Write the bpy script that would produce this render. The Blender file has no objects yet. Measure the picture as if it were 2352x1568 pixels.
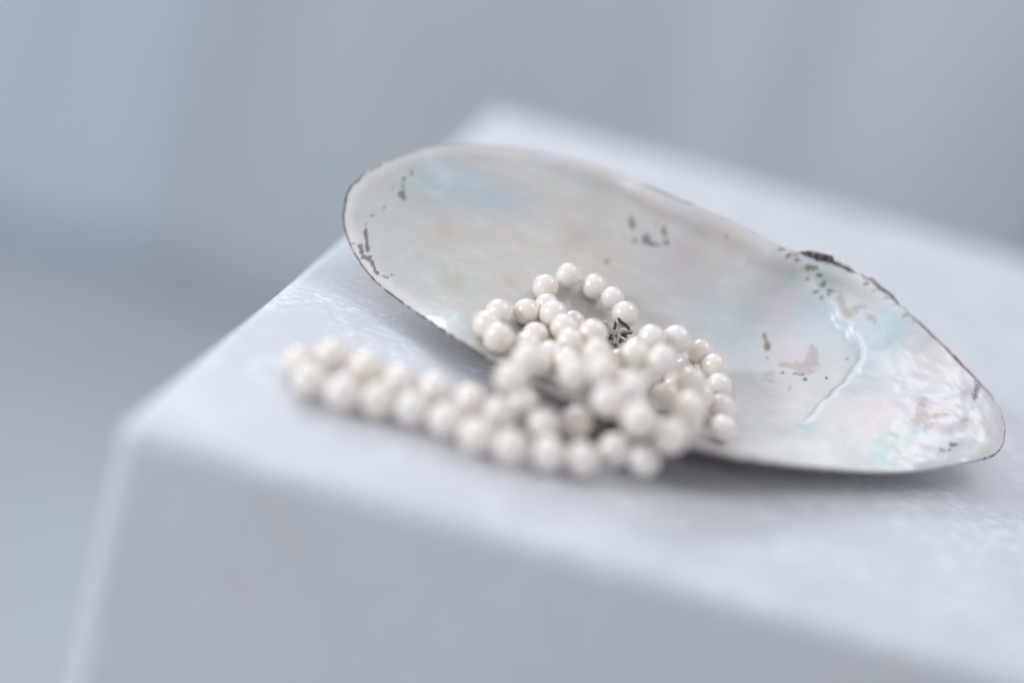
import bpy, math, random
import numpy as np
from mathutils import Vector, Matrix
from mathutils.bvhtree import BVHTree
random.seed(4); rng = np.random.default_rng(4)
scene = bpy.context.scene
C = scene.collection

# ------------------------------------------------------------------ camera
F, HOR, ROLL, ZF = 3000.0, 1400.0, math.radians(16), 0.340      # focal length in picture pixels (2352 wide)
pitch = math.atan(HOR / F)
FW = np.array([0, math.cos(pitch), -math.sin(pitch)]); RT = np.array([1.0, 0, 0]); UP = np.array([0, math.sin(pitch), math.cos(pitch)])
CAM_H = -(FW + UP * 12 / F)[2] * ZF
cam_d = bpy.data.cameras.new('camera'); cam = bpy.data.objects.new('camera', cam_d); C.objects.link(cam); scene.camera = cam
rx = RT * math.cos(ROLL) + UP * math.sin(ROLL); ry = -RT * math.sin(ROLL) + UP * math.cos(ROLL)
M = Matrix.Identity(4)
for i in range(3):
    M[i][0] = rx[i]; M[i][1] = ry[i]; M[i][2] = -FW[i]
M[2][3] = CAM_H
cam.matrix_world = M
cam_d.sensor_width = 36; cam_d.lens = F / 2352 * 36; cam_d.clip_start = 0.02; cam_d.clip_end = 50
cam_d.dof.use_dof = True; cam_d.dof.focus_distance = 0.330; cam_d.dof.aperture_fstop = 1.7
EYE = np.array([0, 0, CAM_H])
def ray(px, py):                       # direction of a sight line (2352-wide picture)
    x = px - 1176; y = py - 784
    xx = x * math.cos(ROLL) + y * math.sin(ROLL); yy = -x * math.sin(ROLL) + y * math.cos(ROLL)
    return FW + RT * xx / F - UP * yy / F
def at_z(px, py, z):
    d = ray(px, py); return EYE + d * ((z - CAM_H) / d[2])

# ------------------------------------------------------------------ world, lamps, exposure
w = bpy.data.worlds.new('World'); scene.world = w; w.use_nodes = True
bg = w.node_tree.nodes['Background']; bg.inputs['Color'].default_value = (0.69, 0.725, 0.785, 1); bg.inputs['Strength'].default_value = 0.77
def area(name, loc, target, sx, sy, watts, col):
    d = bpy.data.lights.new(name, 'AREA'); d.shape = 'RECTANGLE'; d.size = sx; d.size_y = sy; d.energy = watts; d.color = col
    o = bpy.data.objects.new(name, d); C.objects.link(o); o.location = loc
    o.rotation_euler = (Vector(target) - Vector(loc)).to_track_quat('-Z', 'Y').to_euler(); return o
area('overhead_window_light', (-0.55, 1.25, 0.80), (0.02, 0.32, 0), 0.65, 0.35, 6.3, (0.90, 0.93, 1.0))
area('added_tip_light', (0.66, 0.66, 1.15), (0.10, 0.30, 0), 0.7, 0.6, 3.6, (0.93, 0.95, 1.0))  # added overhead lamp, set so its reflection brightens the shell tip
area('side_window_light', (-0.80, 0.04, 0.36), (0.02, 0.30, 0), 0.15, 0.20, 3.6, (0.88, 0.95, 1.0))
scene.view_settings.view_transform = 'Standard'; scene.view_settings.look = 'None'
scene.view_settings.exposure = 0.04; scene.view_settings.gamma = 1.0; scene.view_settings.use_curve_mapping = False

# ------------------------------------------------------------------ helpers
def tag(o, label=None, cat=None, group=None, kind=None):
    if label: o['label'] = label
    if cat: o['category'] = cat
    if group: o['group'] = group
    if kind: o['kind'] = kind
    return o
def link(name, me, parent=None, mats=()):
    o = bpy.data.objects.new(name, me); C.objects.link(o)
    for m in mats: me.materials.append(m)
    if parent is not None: o.parent = parent; o.matrix_parent_inverse = Matrix.Translation(-Vector(parent.location))
    return o
def empty(name, loc):
    o = bpy.data.objects.new(name, None); o.location = loc; o.empty_display_size = 0.01; C.objects.link(o); return o
def mesh_np(name, V, Q, smooth=True):
    me = bpy.data.meshes.new(name); n = len(Q); k = Q.shape[1]
    me.vertices.add(len(V)); me.vertices.foreach_set('co', np.asarray(V, dtype=np.float32).ravel())
    me.loops.add(n * k); me.loops.foreach_set('vertex_index', Q.astype(np.int32).ravel())
    me.polygons.add(n); me.polygons.foreach_set('loop_start', np.arange(0, n * k, k, dtype=np.int32))
    me.update(calc_edges=True); me.validate()
    if smooth: me.polygons.foreach_set('use_smooth', np.ones(n, dtype=bool))
    return me
def vnoise(P, scale, seed=0):          # cheap smooth value noise, numpy
    P = np.asarray(P) * scale + seed * 17.31
    i = np.floor(P).astype(np.int64); f = P - i; f = f * f * (3 - 2 * f)
    def h(a, b, c):
        n = (a * 73856093) ^ (b * 19349663) ^ (c * 83492791); n = (n ^ (n >> 13)) * 1274126177
        return ((n & 0xffff) / 65535.0)
    r = 0
    for a in (0, 1):
        for b in (0, 1):
            for c in (0, 1):
                wgt = (f[..., 0] if a else 1 - f[..., 0]) * (f[..., 1] if b else 1 - f[..., 1]) * (f[..., 2] if c else 1 - f[..., 2])
                r = r + wgt * h(i[..., 0] + a, i[..., 1] + b, i[..., 2] + c)
    return r * 2 - 1
class NT:
    def __init__(s, name):
        s.m = bpy.data.materials.new(name); s.m.use_nodes = True; s.t = s.m.node_tree; s.N = s.t.nodes; s.L = s.t.links
        s.p = s.N['Principled BSDF']; s.tc = s.N.new('ShaderNodeTexCoord')
    def n(s, typ, **kw):
        o = s.N.new(typ)
        for k, v in kw.items(): setattr(o, k, v)
        return o
    def put(s, sock, v):
        if hasattr(v, 'is_output'): s.L.new(v, sock)
        else: sock.default_value = v
    def noise(s, scale, detail=3, rough=0.5, vec=None, dist=0):
        o = s.n('ShaderNodeTexNoise'); o.inputs['Scale'].default_value = scale; o.inputs['Detail'].default_value = detail
        o.inputs['Roughness'].default_value = rough; o.inputs['Distortion'].default_value = dist
        s.L.new(vec if vec is not None else s.tc.outputs['Object'], o.inputs['Vector']); return o.outputs['Fac']
    def mapping(s, sc, rot=(0, 0, 0)):
        o = s.n('ShaderNodeMapping'); o.inputs['Scale'].default_value = sc; o.inputs['Rotation'].default_value = rot
        s.L.new(s.tc.outputs['Object'], o.inputs['Vector']); return o.outputs['Vector']
    def ramp(s, fac, a, b, lo=0.0, hi=1.0):
        o = s.n('ShaderNodeMapRange', interpolation_type='SMOOTHSTEP')
        s.put(o.inputs['Value'], fac); o.inputs['From Min'].default_value = a; o.inputs['From Max'].default_value = b
        o.inputs['To Min'].default_value = lo; o.inputs['To Max'].default_value = hi; return o.outputs['Result']
    def math(s, op, a, b=0.0):
        o = s.n('ShaderNodeMath', operation=op); s.put(o.inputs[0], a); s.put(o.inputs[1], b); return o.outputs[0]
    def mix(s, fac, a, b, blend='MIX'):
        o = s.n('ShaderNodeMix', data_type='RGBA', blend_type=blend)
        s.put(o.inputs[0], fac); s.put(o.inputs[6], a); s.put(o.inputs[7], b); return o.outputs[2]
    def attr(s, name):
        o = s.n('ShaderNodeAttribute', attribute_name=name); return o
    def bump(s, h, strength, dist):
        o = s.n('ShaderNodeBump'); o.inputs['Strength'].default_value = strength; o.inputs['Distance'].default_value = dist
        s.L.new(h, o.inputs['Height']); s.L.new(o.outputs['Normal'], s.p.inputs['Normal']); return o
    def set(s, **kw):
        for k, v in kw.items(): s.put(s.p.inputs[k.replace('_', ' ')], v)
def rgb(r, g, b): return (r, g, b, 1.0)

# ------------------------------------------------------------------ materials
def mat_plinth():
    t = NT('painted_stone')
    st = t.mapping((230, 950, 230), (0, 0, math.radians(-4)))
    s1 = t.noise(1.0, 4, 0.62, st, 0.6)
    s2 = t.noise(1.0, 3, 0.6, t.mapping((420, 1300, 420), (0, 0, math.radians(9))), 0.3)
    cloud = t.noise(38, 3, 0.55)
    m = t.math('MULTIPLY', t.ramp(t.math('ADD', t.math('MULTIPLY', s1, 0.6), t.math('MULTIPLY', s2, 0.4)), 0.495, 0.565), t.ramp(cloud, 0.40, 0.56))
    base = t.mix(t.ramp(t.noise(16, 2), 0.3, 0.7), rgb(0.640, 0.650, 0.680), rgb(0.672, 0.680, 0.708))
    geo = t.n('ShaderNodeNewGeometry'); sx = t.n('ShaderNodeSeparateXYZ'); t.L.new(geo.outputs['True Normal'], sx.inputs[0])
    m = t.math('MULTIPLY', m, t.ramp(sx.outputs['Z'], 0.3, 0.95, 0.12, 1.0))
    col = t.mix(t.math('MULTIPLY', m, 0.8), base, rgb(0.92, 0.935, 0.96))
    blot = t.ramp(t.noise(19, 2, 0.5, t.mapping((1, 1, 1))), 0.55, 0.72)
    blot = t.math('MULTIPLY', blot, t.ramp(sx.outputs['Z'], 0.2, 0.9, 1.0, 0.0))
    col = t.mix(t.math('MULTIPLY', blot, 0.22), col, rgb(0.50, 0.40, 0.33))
    t.set(Base_Color=col, Roughness=t.ramp(m, 0, 1, 0.52, 0.62)); t.p.inputs['Specular IOR Level'].default_value = 0.35
    t.bump(t.math('ADD', m, t.noise(700, 3)), 0.25, 0.0004)
    return t.m
def mat_nacre():
    t = NT('nacre')
    tint = t.attr('tint').outputs['Color']
    fine = t.noise(1, 5, 0.6, t.mapping((60, 160, 160), (0, 0, 0.3)), 0.8)
    irid = t.n('ShaderNodeValToRGB')
    for i, (pos, c) in enumerate([(0.30, (0.55, 0.78, 0.88)), (0.42, (0.84, 0.87, 0.85)), (0.52, (0.93, 0.85, 0.875)), (0.60, (0.90, 0.88, 0.80)), (0.70, (0.60, 0.84, 0.84))]):
        if i < 2: e = irid.color_ramp.elements[i]; e.position = pos
        else: e = irid.color_ramp.elements.new(pos)
        e.color = rgb(*c)
    t.L.new(t.math('ADD', t.math('MULTIPLY', t.noise(34, 4, 0.6, None, 1.6), 0.65), t.math('MULTIPLY', t.noise(130, 4, 0.65, None, 1.2), 0.35)), irid.inputs['Fac'])
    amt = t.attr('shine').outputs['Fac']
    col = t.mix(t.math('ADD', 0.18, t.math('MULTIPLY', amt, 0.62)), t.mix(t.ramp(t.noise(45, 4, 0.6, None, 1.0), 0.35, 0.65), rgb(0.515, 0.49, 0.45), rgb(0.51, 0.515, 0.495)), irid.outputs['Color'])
    col = t.mix(1.0, col, tint, 'MULTIPLY')
    col = t.mix(t.ramp(fine, 0.45, 0.75, 0, 0.25), col, rgb(0.90, 0.91, 0.93))
    n1 = t.noise(520, 4, 0.6); n2 = t.noise(1800, 2, 0.5)
    nn = t.math('ADD', t.math('MULTIPLY', n1, 1.1), t.math('MULTIPLY', n2, 0.4))
    for name, c, op in (('tan_stain', (0.58, 0.46, 0.38), 0.62), ('green_stain', (0.17, 0.145, 0.09), 0.80), ('brown_stain', (0.13, 0.08, 0.075), 0.80)):
        a = t.attr(name).outputs['Fac']
        mk = t.ramp(t.math('ADD', a, t.math('MULTIPLY', t.math('SUBTRACT', nn, 0.75), 2.4 if name == 'tan_stain' else 1.5)), 0.24, 0.72)
        mk = t.math('MULTIPLY', mk, t.ramp(a, 0.02, 0.14))
        soft = t.ramp(a, 0.1, 1.0, 0, 0.22)
        col = t.mix(t.math('MAXIMUM', t.math('MULTIPLY', mk, op), soft), col, rgb(*c))
    speck = t.ramp(t.noise(1500, 2, 0.5), 0.76, 0.80)
    col = t.mix(t.math('MULTIPLY', speck, t.math('MULTIPLY', amt, 0.5)), col, rgb(0.2, 0.15, 0.1))
    t.set(Base_Color=col, Roughness=0.36); t.p.inputs['Specular IOR Level'].default_value = 0.6; t.p.inputs['Coat IOR'].default_value = 1.55
    t.p.inputs['Coat Weight'].default_value = 0.55; t.p.inputs['Coat Roughness'].default_value = 0.20
    t.p.inputs['Subsurface Weight'].default_value = 0.12; t.p.inputs['Subsurface Radius'].default_value = (0.002, 0.002, 0.002); t.p.inputs['Subsurface Scale'].default_value = 1.0
    hb = t.math('ADD', t.math('MULTIPLY', t.noise(75, 2, 0.4, None, 0.6), t.math('ADD', 0.3, t.math('MULTIPLY', amt, 1.6))), t.math('MULTIPLY', n1, 0.12))
    t.bump(hb, 0.45, 0.0022)
    return t.m
def mat_skin():
    t = NT('shell_skin')
    rings = t.noise(1, 4, 0.6, t.mapping((50, 300, 300)))
    col = t.mix(t.ramp(rings, 0.35, 0.65), rgb(0.045, 0.032, 0.028), rgb(0.12, 0.09, 0.08))
    edge = t.attr('edge').outputs['Fac']
    n = t.noise(420, 4, 0.65)
    pale = t.ramp(t.math('ADD', edge, t.math('MULTIPLY', t.math('SUBTRACT', n, 0.5), 1.6)), 0.45, 0.6)
    col = t.mix(t.ramp(edge, 0.0, 0.2), col, t.mix(t.ramp(n, 0.4, 0.6), rgb(0.20, 0.145, 0.13), rgb(0.42, 0.36, 0.34)))
    col = t.mix(pale, col, rgb(0.62, 0.60, 0.58))
    t.set(Base_Color=col, Roughness=0.6); t.bump(n, 0.5, 0.0004)
    return t.m
def mat_ligament():
    t = NT('dry_ligament')
    col = t.mix(t.ramp(t.noise(900, 5, 0.7), 0.40, 0.62), rgb(0.045, 0.036, 0.030), rgb(0.27, 0.225, 0.175))
    t.set(Base_Color=col, Roughness=0.75); t.bump(t.noise(1400, 4), 0.8, 0.0004); return t.m
def mat_pearl(name, c1, c2):
    t = NT(name)
    lw = t.n('ShaderNodeLayerWeight'); lw.inputs['Blend'].default_value = 0.4
    oi = t.n('ShaderNodeObjectInfo'); r = oi.outputs['Random']
    col = t.mix(t.ramp(lw.outputs['Facing'], 0.10, 0.85), rgb(*c1), rgb(*c2))  # tan rim: warm light reflected onto the undersides, put into the colour
    col = t.mix(t.math('MULTIPLY', t.ramp(t.noise(1.3, 3, 0.5, None, 0.6), 0.42, 0.66), 0.35), col, rgb(0.93, 0.83, 0.84))
    col = t.mix(t.math('MULTIPLY', t.ramp(t.noise(1.7, 2, 0.5, t.mapping((1, 1, 1), (1, 2, 3)), 0.4), 0.52, 0.70), 0.22), col, rgb(0.82, 0.87, 0.84))
    tone = t.n('ShaderNodeValToRGB')
    for i, (pos, c) in enumerate([(0.0, (1.0, 0.985, 0.96)), (0.3, (0.98, 0.95, 0.91)), (0.55, (1.0, 0.97, 0.97)), (0.8, (0.99, 0.955, 0.92)), (1.0, (0.97, 0.97, 0.965))]):
        e = tone.color_ramp.elements[i] if i < 2 else tone.color_ramp.elements.new(pos)
        e.position = pos; e.color = rgb(*c)
    t.L.new(r, tone.inputs['Fac'])
    col = t.mix(1.0, col, tone.outputs['Color'], 'MULTIPLY')
    t.set(Base_Color=col, Roughness=0.34)
    t.p.inputs['Specular IOR Level'].default_value = 0.7
    t.p.inputs['Coat Weight'].default_value = 1.0; t.p.inputs['Coat Roughness'].default_value = 0.10; t.p.inputs['Coat IOR'].default_value = 1.6
    t.p.inputs['Subsurface Weight'].default_value = 0.5; t.p.inputs['Subsurface Radius'].default_value = (0.0022, 0.0017, 0.0012); t.p.inputs['Subsurface Scale'].default_value = 1.0
    t.bump(t.noise(5.0, 3), 0.05, 0.3)
    return t.m
def mat_simple(name, c, rough, metal=0.0, nscale=300, var=0.15):
    t = NT(name)
    n = t.ramp(t.noise(nscale, 4), 0.3, 0.7)
    t.set(Base_Color=t.mix(n, rgb(*[v * (1 - var) for v in c]), rgb(*[min(1, v * (1 + var)) for v in c])), Roughness=rough, Metallic=metal)
    return t.m
def mat_fabric(name, c):
    t = NT(name)
    n = t.noise(1, 3, 0.5, t.mapping((5, 5, 0.8)))
    weave = t.noise(900, 2)
    t.set(Base_Color=t.mix(t.ramp(n, 0.35, 0.65), rgb(*[v * 0.93 for v in c]), rgb(*[v * 1.06 for v in c])), Roughness=0.9)
    t.bump(weave, 0.2, 0.0005); return t.m
MP = mat_plinth(); MN = mat_nacre(); MS = mat_skin(); ML = mat_ligament()
MPE = mat_pearl('pearl_nacre', (0.955, 0.895, 0.84), (0.90, 0.78, 0.65))

# ------------------------------------------------------------------ floor and curtains
FLOOR = -0.75
Vf = np.array([[-6, -2, FLOOR], [6, -2, FLOOR], [6, 6, FLOOR], [-6, 6, FLOOR]], float)
fl = link('floor', mesh_np('floor', Vf, np.array([[0, 1, 2, 3]]), False), None, [mat_simple('pale_floor', (0.55, 0.585, 0.62), 0.6, 0, 3, 0.05)])
tag(fl, 'pale blue grey floor far below the white plinth', kind='structure')
def curtain(name, x0, x1, y, col, label, folds, amp, seed):
    nx, nz = 240, 24
    xs = np.linspace(x0, x1, nx); zs = np.linspace(FLOOR + 0.02, 1.6, nz)
    X, Z = np.meshgrid(xs, zs)
    ph = rng.uniform(0, 6.28, 4)
    u = (X - x0) / (x1 - x0)
    sway = 0.25 * np.sin(Z * 1.3 + ph[0])
    Y = y + amp * (np.sin(u * folds * 2 * math.pi + ph[1] + sway) + 0.45 * np.sin(u * folds * 4.6 * math.pi + ph[2] - sway * 2) + 0.3 * np.sin(u * folds * 9.1 + ph[3] + Z))
    V = np.stack([X, Y, Z], -1).reshape(-1, 3)
    i = np.arange(nx * nz).reshape(nz, nx); Q = np.stack([i[:-1, :-1], i[:-1, 1:], i[1:, 1:], i[1:, :-1]], -1).reshape(-1, 4)
    me = mesh_np(name, V, Q); o = link(name, me, None, [mat_fabric(name + '_cloth', col)])
    md = o.modifiers.new('thickness', 'SOLIDIFY'); md.thickness = 0.002
    return tag(o, label, 'curtain', 'curtains hanging behind the plinth')
curtain('curtain', -1.60, -0.50, 1.70, (0.68, 0.72, 0.79), 'blue-grey curtain with soft folds at the far left, behind the left edge of the plinth', 3, 0.014, 1)
curtain('curtain', -0.545, 0.78, 1.70, (0.605, 0.642, 0.655), 'grey-green curtain with soft folds hanging in the middle, behind the back corner of the plinth', 3, 0.014, 2)
curtain('curtain', 0.70, 2.00, 1.64, (0.605, 0.65, 0.69), 'blue-grey curtain at the far right, above the far end of the plinth', 3, 0.022, 3)

# ------------------------------------------------------------------ plinth
def rounded_block():
    FLp, BLp = np.array([-0.0715, 0.2165]), np.array([-0.0330, 0.516])
    poly = np.array([FLp, [0.42, 0.2200], [0.46, 0.519], BLp])
    r = 0.0042; nc = 8
    ring = []
    for i in range(4):
        p = poly[i]; a = poly[i - 1] - p; b = poly[(i + 1) % 4] - p; a /= np.linalg.norm(a); b /= np.linalg.norm(b)
        half = math.acos(np.clip(a @ b, -1, 1)) / 2; rr = r * 1.3
        c = p + (a + b) / np.linalg.norm(a + b) * rr / math.sin(half)
        s = p + a * rr / math.tan(half) - c; e = p + b * rr / math.tan(half) - c
        a0 = math.atan2(s[1], s[0]); a1 = math.atan2(e[1], e[0])
        while a1 < a0: a1 += 2 * math.pi
        if a1 - a0 > math.pi: a1 -= 2 * math.pi
        for k in range(nc + 1):
            t = a0 + (a1 - a0) * k / nc; ring.append((c, np.array([math.cos(t), math.sin(t)]), rr))
    rows = []
    prof = [(-1.0, FLOOR), (-1.0, -0.3), (-1.0, -0.1), (-1.0, -r)] + [(-1 + 0, None)]
    V = []
    def row(off, z):
        for c, d, rr in ring: V.append([*(c + d * (rr - off)), z])
    for z in (FLOOR, -0.4, -0.2, -0.1, -0.05, -r): row(0.06 * (z + r), z)      # the sides lean outwards a little
    for k in range(1, 9):
        t = k / 8 * math.pi / 2; row(r * (1 - math.cos(t)), -r + r * math.sin(t))
    n = len(ring); nr = len(V) // n
    Fs = [[j * n + i, j * n + (i + 1) % n, (j + 1) * n + (i + 1) % n, (j + 1) * n + i] for j in range(nr - 1) for i in range(n)]
    Fs.append([(nr - 1) * n + i for i in range(n)])
    me = bpy.data.meshes.new('plinth'); me.from_pydata([tuple(v) for v in V], [], Fs)
    me.polygons.foreach_set('use_smooth', [len(p.vertices) == 4 for p in me.polygons]); me.update(); return me
pl = link('plinth', rounded_block(), None, [MP])
tag(pl, 'white painted stone plinth with rounded edges carrying the mussel shell and the pearl necklace', 'plinth')

# ------------------------------------------------------------------ mussel shell
RIM = np.array([(-50.8,315.2,15.0),(-51.8,317.1,19.0),(-51.8,321.4,22.5),(-48.2,325.0,27.0),(-41.0,331.1,32.0),(-34.3,337.4,34.5),(-27.9,341.3,36.0),(-20.0,344.2,37.0),(-5.8,348.1,38.0),(11.3,347.5,39.0),(20.7,342.9,39.0),(32.9,337.0,39.0),(43.6,334.7,38.8),(54.1,330.1,38.2),(60.9,327.0,37.5),(71.6,329.6,36.0),(82.0,331.4,34.5),(88.4,330.4,33.0),(98.7,325.2,29.5),(106.6,322.9,26.0),(114.3,319.1,22.5),(119.4,317.4,20.0),(125.1,316.1,16.8),(127.3,313.5,14.8),(127.3,307.3,12.5),(126.2,302.3,11.0),(123.7,298.6,10.0),(119.2,295.0,9.0),(110.1,289.4,7.5),(100.7,283.2,6.8),(91.7,278.3,6.5),(78.1,271.2,7.2),(64.8,263.0,9.2),(56.0,257.5,10.8),(45.2,254.7,11.6),(33.5,257.4,10.8),(20.4,263.8,9.4),(10.1,267.6,8.4),(-1.1,275.6,7.6),(-13.0,284.4,6.8),(-25.7,294.9,6.0),(-38.0,302.8,7.5),(-46.0,309.7,11.0)])
UX = np.array([0.98629897, -0.16327844, -0.02354749]); VX = np.array([-0.1579174, -0.8931961, -0.42102591]); WX = np.array([-0.04771193, -0.41897598, 0.90674291])
CEN = np.array([32.2255109, 306.34603295, 20.81944444])
def catmull(P, n):
    m = len(P); seg = np.linalg.norm(np.roll(P, -1, 0) - P, axis=1); s = np.concatenate([[0], np.cumsum(seg)]); L = s[-1]
    t = np.linspace(0, L, n, endpoint=False); k = np.clip(np.searchsorted(s, t, 'right') - 1, 0, m - 1); f = ((t - s[k]) / seg[k])[:, None]
    p0, p1, p2, p3 = P[(k - 1) % m], P[k], P[(k + 1) % m], P[(k + 2) % m]
    return 0.5 * (2 * p1 + (p2 - p0) * f + (2 * p0 - 5 * p1 + 4 * p2 - p3) * f ** 2 + (3 * p1 - p0 - 3 * p2 + p3) * f ** 3)
def smooth_closed(R, it):
    for _ in range(it): R = 0.25 * np.roll(R, 1, 0) + 0.5 * R + 0.25 * np.roll(R, -1, 0)
    return R
def ridge_disp(u, v):                  # the thick shelf beside the beak: a raised step across the hollow
    out = np.zeros_like(u)
    P = RIDGE
    if P is None: return out
    best = np.full(u.shape, 1e9); side = np.zeros_like(u); along = np.zeros_like(u)
    Ls = np.concatenate([[0], np.cumsum(np.linalg.norm(np.diff(P, axis=0), axis=1))])
    for i in range(len(P) - 1):
        a, b = P[i], P[i + 1]; d = b - a; L2 = d @ d
        t = np.clip(((u - a[0]) * d[0] + (v - a[1]) * d[1]) / L2, 0, 1)
        du = u - (a[0] + t * d[0]); dv = v - (a[1] + t * d[1]); dd = np.hypot(du, dv)
        m = dd < best; best = np.where(m, dd, best); side = np.where(m, np.sign(d[0] * dv - d[1] * du), side); along = np.where(m, Ls[i] + t * (Ls[i + 1] - Ls[i]), along)
    fade = np.clip(along / (0.15 * Ls[-1]), 0, 1) * np.clip((Ls[-1] - along) / (0.35 * Ls[-1]), 0, 1)
    x = best * side * RSIGN + 0.55 * vnoise(np.stack([u, v, 0 * u], -1), 0.35, 42)
    step = 1 / (1 + np.exp(-x / 0.30)); bead = np.exp(-((x - 0.6) / 0.9) ** 2)
    wv = 0.65 + 0.5 * vnoise(np.stack([u, v, 0 * u], -1), 0.22, 41)
    return fade * (1.6 * step * np.exp(-np.clip(x, 0, 99) / 16) + 0.55 * bead * wv)
RIDGE = None; RSIGN = 1.0
DSC = 1.0
def shell_grid(nt, ns, lift=0.0, rough=True):
    R = smooth_closed(catmull(RIM, nt), max(1, int(110 * (nt / 1300) ** 2))); q = (R - CEN) @ np.stack([UX, VX, WX], 1)
    if rough:
        arc = np.arange(nt) / nt * 2 * math.pi
        nz = vnoise(np.stack([np.cos(arc) * 40, np.sin(arc) * 40, 0 * arc], 1), 1.0, 3) + 0.5 * vnoise(np.stack([np.cos(arc) * 110, np.sin(arc) * 110, 0 * arc], 1), 1.0, 5)
        damp = 0.10 + 0.42 * np.exp(-(((q[:, 0] - 48) / 14) ** 2)) * (q[:, 1] < 0) + 0.12 * (q[:, 0] < -75)
        rgh = nz * damp
    else: rgh = np.zeros(nt)
    # hollow: sections run from a spine to the rim
    s = np.linspace(0, 1, ns) ** 0.85; S = s[None, :]
    cu = 0.58 * q[:, 0]; cv = -3 + 0 * cu
    U = cu[:, None] + (q[:, 0] - cu)[:, None] * S; V = cv[:, None] + (q[:, 1] - cv)[:, None] * S
    dc = 15.5 * np.exp(-((U - 14) / 62.0) ** 2) + 1.5
    prof = (1 - S ** 2.3) * 0.86 + 0.14 * (1 - S ** 7)
    W = q[:, 2][:, None] * S ** 3 - DSC * dc * prof
    edge_w = S ** 40; U = U * (1 + rgh[:, None] / 60 * edge_w); V = V * (1 + rgh[:, None] / 60 * edge_w); W = W + rgh[:, None] * 0.8 * edge_w
    return U, V, W, s, q
def to_world(U, V, W):
    P = CEN + U[..., None] * UX + V[..., None] * VX + W[..., None] * WX
    return P / 1000.0
def relief(U, V, s):
    P3 = np.stack([U, V, 0 * U], -1)
    d = 0.35 * vnoise(P3, 0.07, 1) + 0.18 * vnoise(P3 * np.array([1, 1.6, 1]), 0.19, 2) + 0.05 * vnoise(P3, 0.6, 4)
    tip = 1 / (1 + np.exp(-(U - 50) / 5)); d = d * (0.6 + 1.5 * tip) + tip * (0.42 * vnoise(P3 * np.array([1.5, 1, 1]), 0.13, 31) + 0.22 * vnoise(P3, 0.3, 33))
    S = np.broadcast_to(s[None, :], U.shape)
    band = np.clip(-V / 12, 0, 1) * np.clip((U + 48) / 30, 0, 1) * np.clip((60 - U) / 20, 0, 1)
    lip = band * (1.3 / (1 + np.exp(-(S - 0.915 - 0.012 * np.sin(U * 0.11)) / 0.007)))
    return (d + lip) * np.clip((1 - S) / 0.04, 0, 1)
def outer_of(U, V, W, s, q):
    th = 0.75 + 1.3 * np.clip((1 - s) / 0.35, 0, 1)[None, :]
    return U * (1 + 0.004), V * (1 + 0.004), W - th
# scale the hollow so that the outside just rests on the plinth
lo, hi = 0.6, 2.6
for _ in range(24):
    DSC = (lo + hi) / 2; g = shell_grid(240, 60, rough=False); z = to_world(*outer_of(*g))[..., 2].min()
    if z > 0.0: lo = DSC
    else: hi = DSC
def grid_faces(nt, ns, flip=False):
    i = np.arange(nt * ns).reshape(nt, ns); j = np.roll(i, -1, 0)
    Q = np.stack([i[:, :-1], j[:, :-1], j[:, 1:], i[:, 1:]], -1).reshape(-1, 4)
    return Q[:, ::-1] if flip else Q
def world_bvh(nt=300, ns=80):
    U, V, W, s, q = shell_grid(nt, ns); W = W + relief(U, V, s) + ridge_disp(U, V)
    P = to_world(U, V, W).reshape(-1, 3)
    return BVHTree.FromPolygons([Vector(p) for p in P], [tuple(int(a) for a in f) for f in grid_faces(nt, ns)])
def hit_local(bvh, px, py):
    h = bvh.ray_cast(Vector(EYE), Vector(ray(px, py)).normalized())
    if h[0] is None: return None
    p = np.array(h[0]) * 1000 - CEN; return np.array([p @ UX, p @ VX])
K = 0.98                                # native 2400 px -> 2352
bvh0 = world_bvh()
pts = [hit_local(bvh0, x, y) for x, y in [(1800, 592), (1852, 650), (1905, 715), (1945, 768), (1968, 800), (1973, 830), (1955, 862), (1915, 898), (1870, 940), (1850, 965)]]
RIDGE = np.array([p for p in pts if p is not None])
# the tip side must be the raised one
a = np.array([1.0]);
_u = hit_local(bvh0, 2080, 850)
best = None
d0 = RIDGE[5] - RIDGE[4]; RSIGN = float(np.sign(d0[0] * (_u - RIDGE[4])[1] - d0[1] * (_u - RIDGE[4])[0]))
BV = world_bvh()

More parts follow.
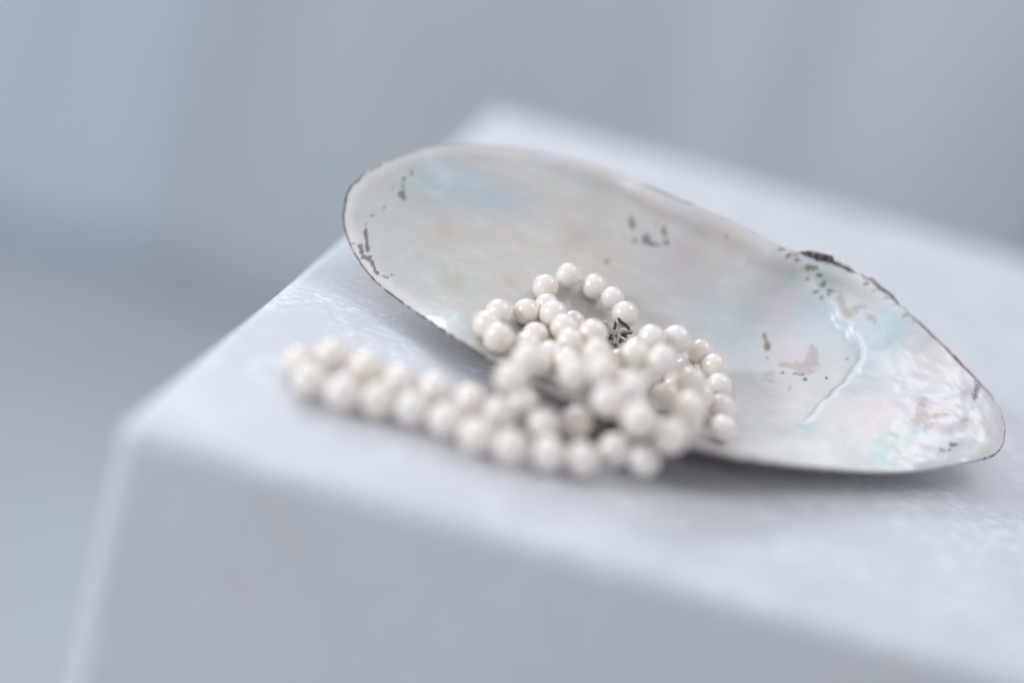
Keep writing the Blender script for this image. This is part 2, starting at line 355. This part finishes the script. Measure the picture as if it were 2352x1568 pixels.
nt, ns = 1300, 260
U, V, W, s, q = shell_grid(nt, ns); W = W + relief(U, V, s) + ridge_disp(U, V)
Pin = to_world(U, V, W).reshape(-1, 3)
shell = empty('mussel_shell', (0.03, 0.29, 0))
tag(shell, 'open half of a large mussel shell, nacre side up on the white plinth', 'shell')
me = mesh_np('nacre_lining', Pin, grid_faces(nt, ns, True))
uu, vv = U.ravel(), V.ravel()
STAINS = {
 'green_stain': [(1481,518,5,11,1),(1483,530,6,8,1),(1516,560,10,12,1),(1526,572,9,4,1),(1541,574,10,3,.8),(1561,567,7,6,1),(1556,539,5,9,1),(1560,553,3,6,.8),(1488,564,5,7,.9),(1539,527,4,4,.7),(1552,530,4,4,.6),(1465,560,4,4,.5),
   (941,455,7,9,1),(946,464,6,5,1),(944,436,4,9,.75),(947,420,3,7,.7),(964,404,4,8,.65),(873,505,8,4,.65),(901,485,5,4,.55),(921,440,2,8,.5),(1425,612,14,7,.5),(1400,600,8,5,.35),
   (1893,654,4,4,1),(1871,610,9,6,.8),(1792,786,6,8,.85),(1796,797,5,5,.8),(1799,812,8,9,.9),(1887,888,5,4,.95),(1880,878,14,3,.7),(1865,876,10,3,.6),(1835,873,5,4,.8),(1937,886,4,4,.7),(1985,839,4,3,.6),(1799,838,4,3,.6),(1757,612,2,2,.9),(1703,554,3,2,.7),(1768,612,2,2,.6),
   (1900,628,16,8,.8),(1860,596,14,5,.7),(1830,585,10,4,.6)],
 'brown_stain': [(857,540,4,10,.85),(858,556,4,8,.9),(860,572,4,8,.95),(861,585,5,8,.9),(844,577,6,6,1),(848,590,6,8,1),(853,603,8,6,1),(862,606,6,5,.85),(866,604,5,5,.8),(872,618,4,8,.7),(878,630,4,8,.75),(885,640,5,7,.75),(895,646,7,3,.6),(921,644,7,3,.7),(930,666,9,3,.45),(905,650,9,3,.5),(812,553,5,8,.9),(818,563,5,7,.9),(828,571,5,3,.7),
   (1926,670,8,3,.8),(1932,663,5,6,.85),(1914,683,8,4,.7),(1926,695,6,7,.7),(1945,680,8,4,.6),(1940,690,7,4,.55),(1920,645,7,5,.8),(2289,912,8,16,.8),(2285,928,8,8,.8),(2216,1052,18,7,.55),(2232,1042,10,8,.6),(2246,948,10,5,.4),(2148,1067,9,4,.35)] + [(x, y, 9, 4, .55) for x, y in ((2030,664),(2050,680),(2075,698),(2095,714),(2120,738),(2140,756))],
 'tan_stain': [(1969,700,9,10,1),(1973,714,9,10,1),(1982,730,10,9,1),(1992,738,9,7,1),(2003,727,8,8,1),(2014,718,10,5,1),(2027,717,8,4,.95),(2040,744,9,6,.9),(1955,684,8,4,.8),(2052,757,5,3,.7),(2080,765,4,3,.6),(2004,770,5,9,.6),
   (1905,822,9,9,1.1),(1903,836,13,10,1.1),(1908,850,12,10,1.1),(1893,856,14,10,1.1),(1878,862,14,8,1.1),(1862,858,14,7,1.1),(1845,854,12,6,1.1),(1836,856,8,6,1),(1888,868,14,6,1.1),(1897,870,9,6,1),(1910,822,7,8,1),
   (1807,875,18,8,.6),(1800,890,14,8,.55),(1850,910,6,9,.6),(1815,893,14,5,.5),
   (2160,955,10,14,.9),(2165,975,16,14,.95),(2190,975,16,7,.8),(2178,998,12,9,.9),(2150,985,12,10,.7),(2215,972,9,5,.6),(2261,985,12,10,.6),(2290,990,18,6,.4),(2095,1058,20,6,.45),(2040,1080,14,6,.4),
   (1820,580,30,8,.45),(1790,565,20,6,.4),(1850,600,20,8,.5),(1440,700,8,6,.2)],
}
def pxspread(bl):                       # a mark on the nacre: its place and size in shell coordinates
    c = hit_local(BV, bl[0] * K, bl[1] * K); a = hit_local(BV, (bl[0] + bl[2]) * K, bl[1] * K); b = hit_local(BV, bl[0] * K, (bl[1] + bl[3]) * K)
    if c is None or a is None or b is None: return None
    A = np.stack([a - c, b - c], 1)
    if abs(np.linalg.det(A)) < 1e-9 or np.linalg.norm(A) > 40: return None
    return c, np.linalg.inv(A)
for name, bl in STAINS.items():
    val = np.zeros(len(uu))
    for b in bl:
        r = pxspread(b)
        if r is None: continue
        if name == 'green_stain': b = (*b[:4], b[4] * 1.2)
        if name == 'brown_stain': b = (*b[:4], b[4] * 1.18)
        if name == 'tan_stain': b = (*b[:4], b[4] * 1.3)
        c, Ai = r; e = Ai @ np.stack([uu - c[0], vv - c[1]]); val = np.maximum(val, b[4] * np.exp(-(e[0] ** 2 + e[1] ** 2) * 0.80))
    me.attributes.new(name, 'FLOAT', 'POINT').data.foreach_set('value', val.astype(np.float32))
TINTS = [(1050,430,100,60,(.74,.93,1.02)),(1180,480,80,40,(.82,.94,1.07)),(1370,375,140,35,(.84,1.0,1.06)),(920,600,150,180,(.90,1.02,1.01)),(1050,660,150,120,(.98,1.0,.96)),(1260,560,170,90,(1.05,1.0,.93)),
   (1500,620,120,110,(1.03,.985,1.0)),(1400,600,70,50,(1.06,1.0,.90)),(1480,430,140,50,(1.02,.96,.96)),(1600,650,110,110,(1.02,.99,1.0)),(1720,740,120,110,(.90,1.0,1.04)),(1820,700,70,60,(1.04,.98,1.04)),(1930,740,80,90,(.92,1.04,1.06)),
   (2060,780,60,50,(.84,1.05,1.10)),(1860,830,50,60,(1.06,1.0,1.07)),(2080,960,160,60,(1.06,1.0,1.03)),(1950,1040,220,50,(1.0,1.03,.97)),(2230,1060,70,50,(.98,1.05,1.10)),(1700,600,120,60,(.98,.95,.93)),
   (1040,550,34,36,(.95,.87,.82)),(1065,655,30,34,(.95,.88,.83)),(1190,660,40,24,(.95,.88,.80)),(1345,560,34,24,(.90,.84,.86)),(1110,372,30,16,(1.08,.95,.86)),(1295,645,60,40,(.90,1.0,1.03))]
tint = np.ones((len(uu), 4)); sv = np.broadcast_to(s[None, :], U.shape).ravel()
tint[:, :3] *= 1 + (0.20 / (1 + np.exp(-(sv - 0.93) / 0.012)) * np.clip((-uu - 25) / 25, 0, 1))[:, None] * np.array([1.0, 0.97, 1.05])
for x, y, rx_, ry_, c in TINTS:
    r = pxspread((x, y, rx_, ry_))
    if r is None: r = pxspread((x, y, -rx_, -ry_))
    if r is None: continue
    cc, Ai = r; e = Ai @ np.stack([uu - cc[0], vv - cc[1]]); g = np.exp(-(e[0] ** 2 + e[1] ** 2) * 1.1)[:, None]
    tint[:, :3] *= 1 + g * (np.array(c) - 1) * 1.0
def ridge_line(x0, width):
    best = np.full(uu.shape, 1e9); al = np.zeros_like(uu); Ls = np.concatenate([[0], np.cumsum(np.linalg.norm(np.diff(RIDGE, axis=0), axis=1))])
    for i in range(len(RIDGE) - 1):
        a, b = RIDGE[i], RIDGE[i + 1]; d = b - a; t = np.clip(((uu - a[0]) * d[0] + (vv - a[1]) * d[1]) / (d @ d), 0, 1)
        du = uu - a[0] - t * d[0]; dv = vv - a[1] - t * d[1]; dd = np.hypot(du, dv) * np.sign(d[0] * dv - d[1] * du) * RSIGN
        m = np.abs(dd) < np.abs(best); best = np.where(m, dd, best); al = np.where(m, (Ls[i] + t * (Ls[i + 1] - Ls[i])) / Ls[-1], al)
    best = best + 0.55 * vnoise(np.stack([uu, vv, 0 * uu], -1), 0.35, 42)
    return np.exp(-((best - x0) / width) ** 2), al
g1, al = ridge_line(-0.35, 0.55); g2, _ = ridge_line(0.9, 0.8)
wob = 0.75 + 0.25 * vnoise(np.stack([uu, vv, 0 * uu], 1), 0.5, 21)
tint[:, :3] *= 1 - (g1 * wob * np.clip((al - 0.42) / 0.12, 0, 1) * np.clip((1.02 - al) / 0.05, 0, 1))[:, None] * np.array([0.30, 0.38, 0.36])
tint[:, :3] *= 1 + (g2 * np.clip((0.6 - al) / 0.3, 0, 1))[:, None] * np.array([0.02, 0.08, 0.10]) + (g2 * np.clip((al - 0.4) / 0.2, 0, 1))[:, None] * np.array([0.14, 0.12, 0.14])  # lit crest of the ridge painted into the tint, aqua along its first stretch
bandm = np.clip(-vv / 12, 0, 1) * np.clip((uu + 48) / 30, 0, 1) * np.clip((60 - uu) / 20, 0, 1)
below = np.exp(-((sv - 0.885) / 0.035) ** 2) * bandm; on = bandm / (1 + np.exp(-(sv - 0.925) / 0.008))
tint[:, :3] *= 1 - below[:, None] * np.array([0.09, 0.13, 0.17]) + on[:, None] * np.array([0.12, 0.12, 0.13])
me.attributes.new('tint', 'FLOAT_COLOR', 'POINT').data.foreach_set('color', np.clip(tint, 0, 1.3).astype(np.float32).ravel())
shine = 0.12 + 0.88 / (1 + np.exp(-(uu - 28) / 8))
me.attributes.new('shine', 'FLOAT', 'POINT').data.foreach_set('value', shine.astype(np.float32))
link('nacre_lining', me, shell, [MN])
# outside with the turned lip
nt2, ns2 = 900, 60
U2, V2, W2, s2, q2 = shell_grid(nt2, ns2)
Uo, Vo, Wo = outer_of(U2, V2, W2, s2, q2)
lipW = W2[:, -1:] + 0.02; Uo = np.concatenate([Uo, U2[:, -1:] * 1.003, U2[:, -1:] * 0.999], 1); Vo = np.concatenate([Vo, V2[:, -1:] * 1.003, V2[:, -1:] * 0.996], 1); Wo = np.concatenate([Wo, W2[:, -1:] - 0.1, lipW], 1)
Po = to_world(Uo, Vo, Wo).reshape(-1, 3); Po[:, 2] = np.maximum(Po[:, 2], 0.0002)
me = mesh_np('outer_skin', Po, grid_faces(nt2, ns2 + 2))
ed = np.clip(0.5 + 0.25 * (Uo > -70) + 0.15 * vnoise(np.stack([Uo, Vo, 0 * Uo], -1), 0.12, 8) - 0.40 * ((Uo > 35) & (Vo < 0)) - 0.30 * ((Uo < 40) & (Vo > 6)) + 0.25 * ((Uo > 45) & (Vo > 0)), 0, 1); ed[:, :ns2 - 2] = 0
me.attributes.new('edge', 'FLOAT', 'POINT').data.foreach_set('value', ed.ravel().astype(np.float32))
link('outer_skin', me, shell, [MS])
# dry brown ligament and torn skin along the hinge
def crust(name, i0, i1, r0, r1, seed, mat, jag=0.9, sink=0.0):
    Rw = to_world(*[a[:, -1] for a in (U, V, W)])
    idx = np.arange(i0, i1, 1) % nt; path = Rw[idx]; n = len(path); k = 10
    V_ = []
    for j, p in enumerate(path):
        tan = path[min(j + 1, n - 1)] - path[max(j - 1, 0)]; tan /= np.linalg.norm(tan)
        a1 = np.cross(tan, WX); a1 /= np.linalg.norm(a1); a2 = np.cross(a1, tan)
        f = math.sin(math.pi * (j + 0.3) / (n + 0.6)) ** 0.5
        rr = (r0 + (r1 - r0) * (0.5 + 0.5 * vnoise(np.array([[j * 0.055, seed, 0]]), 1.0, seed)[0])) * f
        for m in range(k):
            t = 2 * math.pi * m / k
            jn = max(0.25, 1 + jag * (0.6 * vnoise(np.array([[j * 0.22, m * 0.9, seed]]), 1.0, seed)[0] + 0.5 * vnoise(np.array([[j * 0.9, m * 2.3, seed]]), 1.0, seed + 5)[0]))
            V_.append(p + (a1 * math.cos(t) * 0.75 + a2 * (math.sin(t) * 0.9 - sink)) * rr * jn)
    Q = np.array([[j * k + m, j * k + (m + 1) % k, (j + 1) * k + (m + 1) % k, (j + 1) * k + m] for j in range(n - 1) for m in range(k)])
    return link(name, mesh_np(name, np.array(V_), Q, False), shell, [mat])
Rw = to_world(*[a[:, -1] for a in (U, V, W)])
def rim_index(px, py):                  # nearest rim vertex to a sight line
    d = ray(px * K, py * K); d = d / np.linalg.norm(d); v = Rw - EYE; t = v @ d
    return int(np.argmin(np.linalg.norm(v - t[:, None] * d, axis=1)))
h0, h1, h2, h3, h4 = [rim_index(*p) for p in ((1872, 598), (1905, 612), (1938, 634), (2012, 646), (2110, 730))]
lig = crust('hinge_ligament', min(h1, h2) - 8, max(h1, h2), 0.0008, 0.0018, 5, ML, 1.2)
lig['label'] = 'dark dry lump of hinge ligament'
crust('torn_skin', min(h0, h1), max(h0, h1) + 10, 0.0004, 0.0010, 6, ML, 1.1)
crust('torn_skin', min(h2, h3) - 14, max(h2, h3), 0.0006, 0.0013, 7, ML, 1.0, 0.3)
crust('torn_skin', min(h3, h4), max(h3, h4), 0.0003, 0.0006, 8, ML, 0.6)
h5 = rim_index(2310, 950)
crust('rim_crust', min(h4, h5), max(h4, h5), 0.00018, 0.00048, 9, mat_simple('purple_brown_crust', (0.24, 0.18, 0.18), 0.8, 0, 700, 0.5), 0.9)
i0, i1 = rim_index(868, 412), rim_index(815, 560)
if abs(i0 - i1) < nt / 2: a_, b_ = min(i0, i1), max(i0, i1)
else: a_, b_ = max(i0, i1), min(i0, i1) + nt
crust('rim_crust', a_, b_, 0.00012, 0.00034, 11, mat_simple('brown_rim_crust', (0.12, 0.075, 0.065), 0.8, 0, 900, 0.5), 0.9)
i0, i1 = rim_index(1500, 440), rim_index(1625, 495); crust('rim_crust', min(i0, i1), max(i0, i1), 0.0001, 0.00045, 12, mat_simple('olive_rim_crust', (0.16, 0.145, 0.09), 0.8, 0, 900, 0.4), 0.9)

# ------------------------------------------------------------------ pearl necklace
# each pearl slides along its line until it rests on the plinth, the shell or pearls already laid
PEARLS = [  # picture x, y (2400 wide), diameter mm, ordered so that what lies underneath comes first
 ('loop', 1278, 673, 6.9), ('loop', 1331, 646, 6.9), ('loop', 1393, 672, 6.9), ('loop', 1435, 699, 6.3), ('loop', 1464, 737, 7.1),
 ('back', 1282, 716, 6.4), ('back', 1342, 757, 6.6), ('back', 1170, 733, 7.0), ('back', 1234, 731, 6.9), ('back', 1297, 737, 7.4),
 ('back', 1142, 761, 7.2), ('back', 1254, 787, 7.0), ('back', 1169, 791, 7.6), ('back', 1323, 768, 7.2), ('back', 1389, 781, 7.2),
 ('back', 1235, 811, 7.5), ('back', 1336, 802, 7.2), ('back', 1290, 832, 7.2),
 ('right', 1642, 824, 6.6), ('right', 1672, 858, 6.6), ('right', 1684, 903, 6.4), ('right', 1690, 952, 6.6), ('right', 1694, 1003, 6.6),
 ('heap', 1527, 795, 7.4), ('heap', 1586, 795, 7.4), ('heap', 1486, 832, 7.6), ('heap', 1620, 894, 7.2), ('heap', 1553, 845, 7.8),
 ('heap', 1400, 828, 7.3), ('heap', 1236, 842, 7.6), ('heap', 1198, 887, 7.8), ('heap', 1345, 876, 7.9), ('heap', 1412, 868, 7.6),
 ('row_back', 776, 834, 8.0), ('row_back', 856, 864, 8.1), ('row_back', 936, 893, 8.1), ('row_back', 1017, 913, 8.1), ('row_back', 1103, 941, 8.2), ('row_back', 1168, 970, 7.8),
 ('row_back', 1226, 947, 8.0), ('row_back', 1274, 996, 7.8), ('row_back', 1352, 990, 8.1),
 ('row', 699, 848, 7.0), ('row', 727, 889, 8.2), ('row', 804, 921, 8.2), ('row', 884, 938, 8.2), ('row', 963, 957, 8.2), ('row', 1044, 985, 8.2), ('row', 1117, 1020, 8.2),
 ('row', 1196, 1046, 8.2), ('row', 1283, 1063, 8.2), ('row', 1364, 1075, 8.2), ('row', 1509, 1078, 8.0), ('row', 1441, 1055, 8.2),
 ('over', 1483, 908, 7.8), ('over', 1426, 936, 8.0), ('over', 1616, 957, 7.9), ('over', 1498, 983, 8.4), ('over', 1572, 1022, 8.3),
 ('fill', 1450, 850, 7.4), ('fill', 1520, 880, 7.4), ('fill', 1560, 930, 7.4), ('fill', 1420, 880, 7.4), ('fill', 1600, 870, 7.2), ('fill', 1330, 850, 7.2), ('fill', 1540, 840, 7.2),('fill', 1480, 940, 7.4), ('fill', 1500, 820, 7.4), ('fill', 1380, 860, 7.4), ('fill', 1260, 850, 7.2), ('fill', 1460, 900, 7.4), ('fill', 1580, 900, 7.2), ('fill', 1640, 930, 7.2), ('fill', 1540, 980, 7.4), ('fill', 1610, 990, 7.2),
]
placed = []
HEAP_Z = {(1527,795): 16.5, (1586,795): 16.5, (1486,832): 17, (1553,845): 19, (1620,894): 14, (1400,828): 16.5, (1236,842): 14, (1198,887): 14.5, (1345,876): 16.5, (1412,868): 19.5,
          (1483,908): 18, (1426,936): 15.5, (1616,957): 14, (1498,983): 15, (1572,1022): 12.5, (1389,781): 15, (1642,824): 13.5, (1672,858): 12.5}      # height in mm of the pearls on top of the heap
TREE = BVHTree.FromPolygons([Vector(p) for p in to_world(*outer_of(*shell_grid(300, 80))).reshape(-1, 3)], [tuple(int(a) for a in f) for f in grid_faces(300, 80)])
def place(px, py, dia, ch):
    if ch in ('row', 'row_back'):
        r = dia / 2000; c = at_z(px * K, py * K, r + (0.0012 if ch == 'row_back' else 0)); placed.append((c, r)); return c, r
    if (px, py) in HEAP_Z:
        r = dia / 2000; c = at_z(px * K, py * K, HEAP_Z[(px, py)] / 1000); placed.append((c, r)); return c, r
    if ch == 'fill':                    # pearls buried in the heap: as deep as they will go
        r = dia / 2000; d = ray(px * K, py * K); d = d / np.linalg.norm(d); t = 0.45
        while t > 0.29:
            c = EYE + d * t; nr = BV.find_nearest(Vector(c), 0.2); side = (Vector(c) - nr[0]).dot(Vector(WX))
            if c[2] > r and side > 0 and nr[3] >= r and all(np.linalg.norm(c - c2) > (r + r2) * 0.86 for c2, r2 in placed): placed.append((c, r)); return c, r
            t -= 0.0004
        return None, None
    r = dia / 2000; d = ray(px * K, py * K); d = d / np.linalg.norm(d); t = 0.16
    while t < 0.7:
        c = EYE + d * t
        gap = c[2] - r
        for T in (BV, TREE):
            nr = T.find_nearest(Vector(c), 0.05)
            if nr[0] is not None: gap = min(gap, nr[3] - r)
        for c2, r2 in placed: gap = min(gap, np.linalg.norm(c - c2) - (r + r2) * 0.90)
        if gap < 0.00004: break
        t += max(gap * 0.6, 0.00004)
    placed.append((c, r)); return c, r
import bmesh
def pearl_mesh(name, kx, seed=0):
    bm = bmesh.new(); bmesh.ops.create_uvsphere(bm, u_segments=40, v_segments=24, radius=1.0)
    for v in bm.verts:                  # slightly off round, dimpled at the two drill holes
        rr = math.hypot(v.co.x, v.co.y)
        v.co *= 1 + 0.022 * float(vnoise(np.array([[v.co.x, v.co.y, v.co.z]]), 1.3, seed)[0]) + 0.006 * float(vnoise(np.array([[v.co.x, v.co.y, v.co.z]]), 4.0, seed + 9)[0])
        v.co.z *= kx
        if rr < 0.16: v.co.z *= 1 - 0.10 * (1 - rr / 0.16)
    for f in bm.faces: f.smooth = True
    me = bpy.data.meshes.new(name); bm.to_mesh(me); bm.free(); me.materials.append(MPE); return me
PM = [pearl_mesh('pearl', k, i * 3) for i, k in enumerate((0.96, 1.0, 1.03, 0.985, 1.01, 0.94, 1.0))]
nl = empty('pearl_necklace', (0.0, 0.255, 0))
tag(nl, 'creamy pearl necklace heaped in the shell and trailing onto the white plinth', 'necklace')
chains = {}
for ch, px, py, dia in PEARLS:
    c, r = place(px, py, dia, ch)
    if c is None: continue
    chains.setdefault(ch, []).append((c, r, px, py))
allp = [(c, r, px, py) for L_ in chains.values() for (c, r, px, py) in L_]
def nearest_axis(i):                    # drill axis runs towards the neighbour on the strand
    c = allp[i][0]; best = min((np.linalg.norm(c - allp[j][0]), j) for j in range(len(allp)) if j != i)[1]
    v = allp[best][0] - c; return v / np.linalg.norm(v)
for i, (c, r, px, py) in enumerate(allp):
    o = bpy.data.objects.new('pearl', PM[(i * 5 + i // 7) % 7]); C.objects.link(o); o.parent = nl
    ax = Vector(nearest_axis(i))
    o.location = Vector(c) - nl.location; o.scale = (r, r, r); o.rotation_mode = 'QUATERNION'; o.rotation_quaternion = ax.to_track_quat('Z', 'Y')
# silk thread through the strands
def tube(name, paths, rad, mat, parent, k=6):
    V_, Q = [], []
    for P in paths:
        P = np.asarray(P); n = len(P); base = len(V_)
        for j in range(n):
            t = P[min(j + 1, n - 1)] - P[max(j - 1, 0)]; t = t / (np.linalg.norm(t) + 1e-12)
            a1 = np.cross(t, [0.3, 0.2, 0.93]); a1 /= np.linalg.norm(a1); a2 = np.cross(t, a1)
            for m in range(k):
                g = 2 * math.pi * m / k; V_.append(P[j] + rad * (a1 * math.cos(g) + a2 * math.sin(g)))
        Q += [[base + j * k + m, base + j * k + (m + 1) % k, base + (j + 1) * k + (m + 1) % k, base + (j + 1) * k + m] for j in range(n - 1) for m in range(k)]
    return link(name, mesh_np(name, np.array(V_), np.array(Q)), parent, [mat])
def seq(*pp):
    out = []
    for x, y in pp:
        j = min(range(len(allp)), key=lambda i: (allp[i][2] - x) ** 2 + (allp[i][3] - y) ** 2); out.append(allp[j][0])
    return out
silk = mat_simple('silk_thread', (0.75, 0.72, 0.68), 0.7, 0, 2000, 0.1)
tube('thread', [
  seq((1282, 716), (1278, 673), (1331, 646), (1393, 672), (1435, 699), (1464, 737)),
  seq((1342, 757), (1297, 737), (1234, 731), (1170, 733), (1142, 761), (1169, 791), (1235, 811), (1254, 787)),
  seq((1323, 768), (1336, 802), (1290, 832), (1236, 842), (1198, 887)),
  seq((727, 889), (804, 921), (884, 938), (963, 957), (1044, 985), (1117, 1020), (1196, 1046), (1283, 1063), (1364, 1075), (1441, 1055)),
  seq((776, 834), (856, 864), (936, 893), (1017, 913), (1103, 941), (1168, 970), (1226, 947)),
  seq((1274, 996), (1352, 990), (1426, 936)), seq((1642, 824), (1672, 858), (1684, 903), (1690, 952), (1694, 1003)),
 ], 0.00022, silk, nl)
# clasp: small silver filigree box clasp between two strand ends
clasp_mat = mat_simple('tarnished_silver', (0.50, 0.49, 0.46), 0.28, 1.0, 1500, 0.45)
dark_mat = mat_simple('blackened_silver', (0.10, 0.10, 0.085), 0.45, 0.9, 1500, 0.4)
red_mat = mat_simple('garnet_red_enamel', (0.16, 0.035, 0.05), 0.3, 0.2, 1500, 0.3)
h = BV.ray_cast(Vector(EYE), Vector(ray(1440 * K, 775 * K)).normalized())[0]
d_ = ray(1440 * K, 775 * K); CT = (h - Vector(EYE)).length / np.linalg.norm(d_) - 0.006
def cl(x, y, dz=0.0):
    d = ray(x * K, y * K); return EYE + d * (CT + dz)
clasp = bpy.data.objects.new('clasp', None); C.objects.link(clasp); clasp.parent = nl; clasp.location = Vector(cl(1440, 780)) - nl.location
clasp['label'] = 'small silver filigree clasp'
def wire(name, pts, rad, mat, k=8):
    o = tube(name, pts, rad, mat, clasp, k); o.matrix_parent_inverse = Matrix.Translation(-(clasp.location + nl.location)); return o
wire('triangular_link', [[cl(1440, 772), cl(1443, 756), cl(1448, 747, -.0005), cl(1456, 754), cl(1466, 762), cl(1476, 771)]], 0.00042, dark_mat)
wire('triangular_link', [[cl(1447, 749, -.0009), cl(1446, 758, -.0012), cl(1448, 766, -.001), cl(1452, 773)]], 0.00016, clasp_mat)
wire('cross_bar', [[cl(1424, 781), cl(1440, 783), cl(1460, 777), cl(1484, 776)]], 0.00040, clasp_mat)
wire('cross_bar', [[cl(1426, 786), cl(1436, 788), cl(1462, 783), cl(1482, 780)]], 0.00026, red_mat)
wire('hook', [[cl(1419, 806, -.001), cl(1428, 800, -.001), cl(1436, 797, -.001), cl(1437, 800, -.001), cl(1431, 804, -.001), cl(1423, 808, -.001)]], 0.00016, clasp_mat)
wire('filigree', [[cl(1425, 799), cl(1432, 796), cl(1440, 799)], [cl(1448, 812), cl(1456, 816), cl(1466, 811)], [cl(1424, 803), cl(1430, 806)]], 0.00036, red_mat)
wire('filigree', [[cl(1450, 776), cl(1450, 790), cl(1444, 802), cl(1452, 812)], [cl(1452, 790), cl(1466, 798), cl(1470, 790)], [cl(1436, 786), cl(1442, 796), cl(1438, 806)]], 0.00062, clasp_mat)
wire('filigree', [[cl(1428, 789, .001), cl(1445, 795, .001), cl(1470, 795, .001)], [cl(1432, 800, .001), cl(1465, 806, .001)]], 0.0011, dark_mat)
wire('link_ring', [[cl(1417 + 5 * math.cos(a), 763 + 9 * math.sin(a), -.0005) for a in np.linspace(0, 2 * math.pi, 17)]], 0.00034, clasp_mat)
wire('link_ring', [[cl(1419, 772), cl(1421, 783), cl(1428, 788)]], 0.00045, clasp_mat)
print('pearls', len(allp), 'DSC', DSC, 'maxdepth', (DSC * 17))
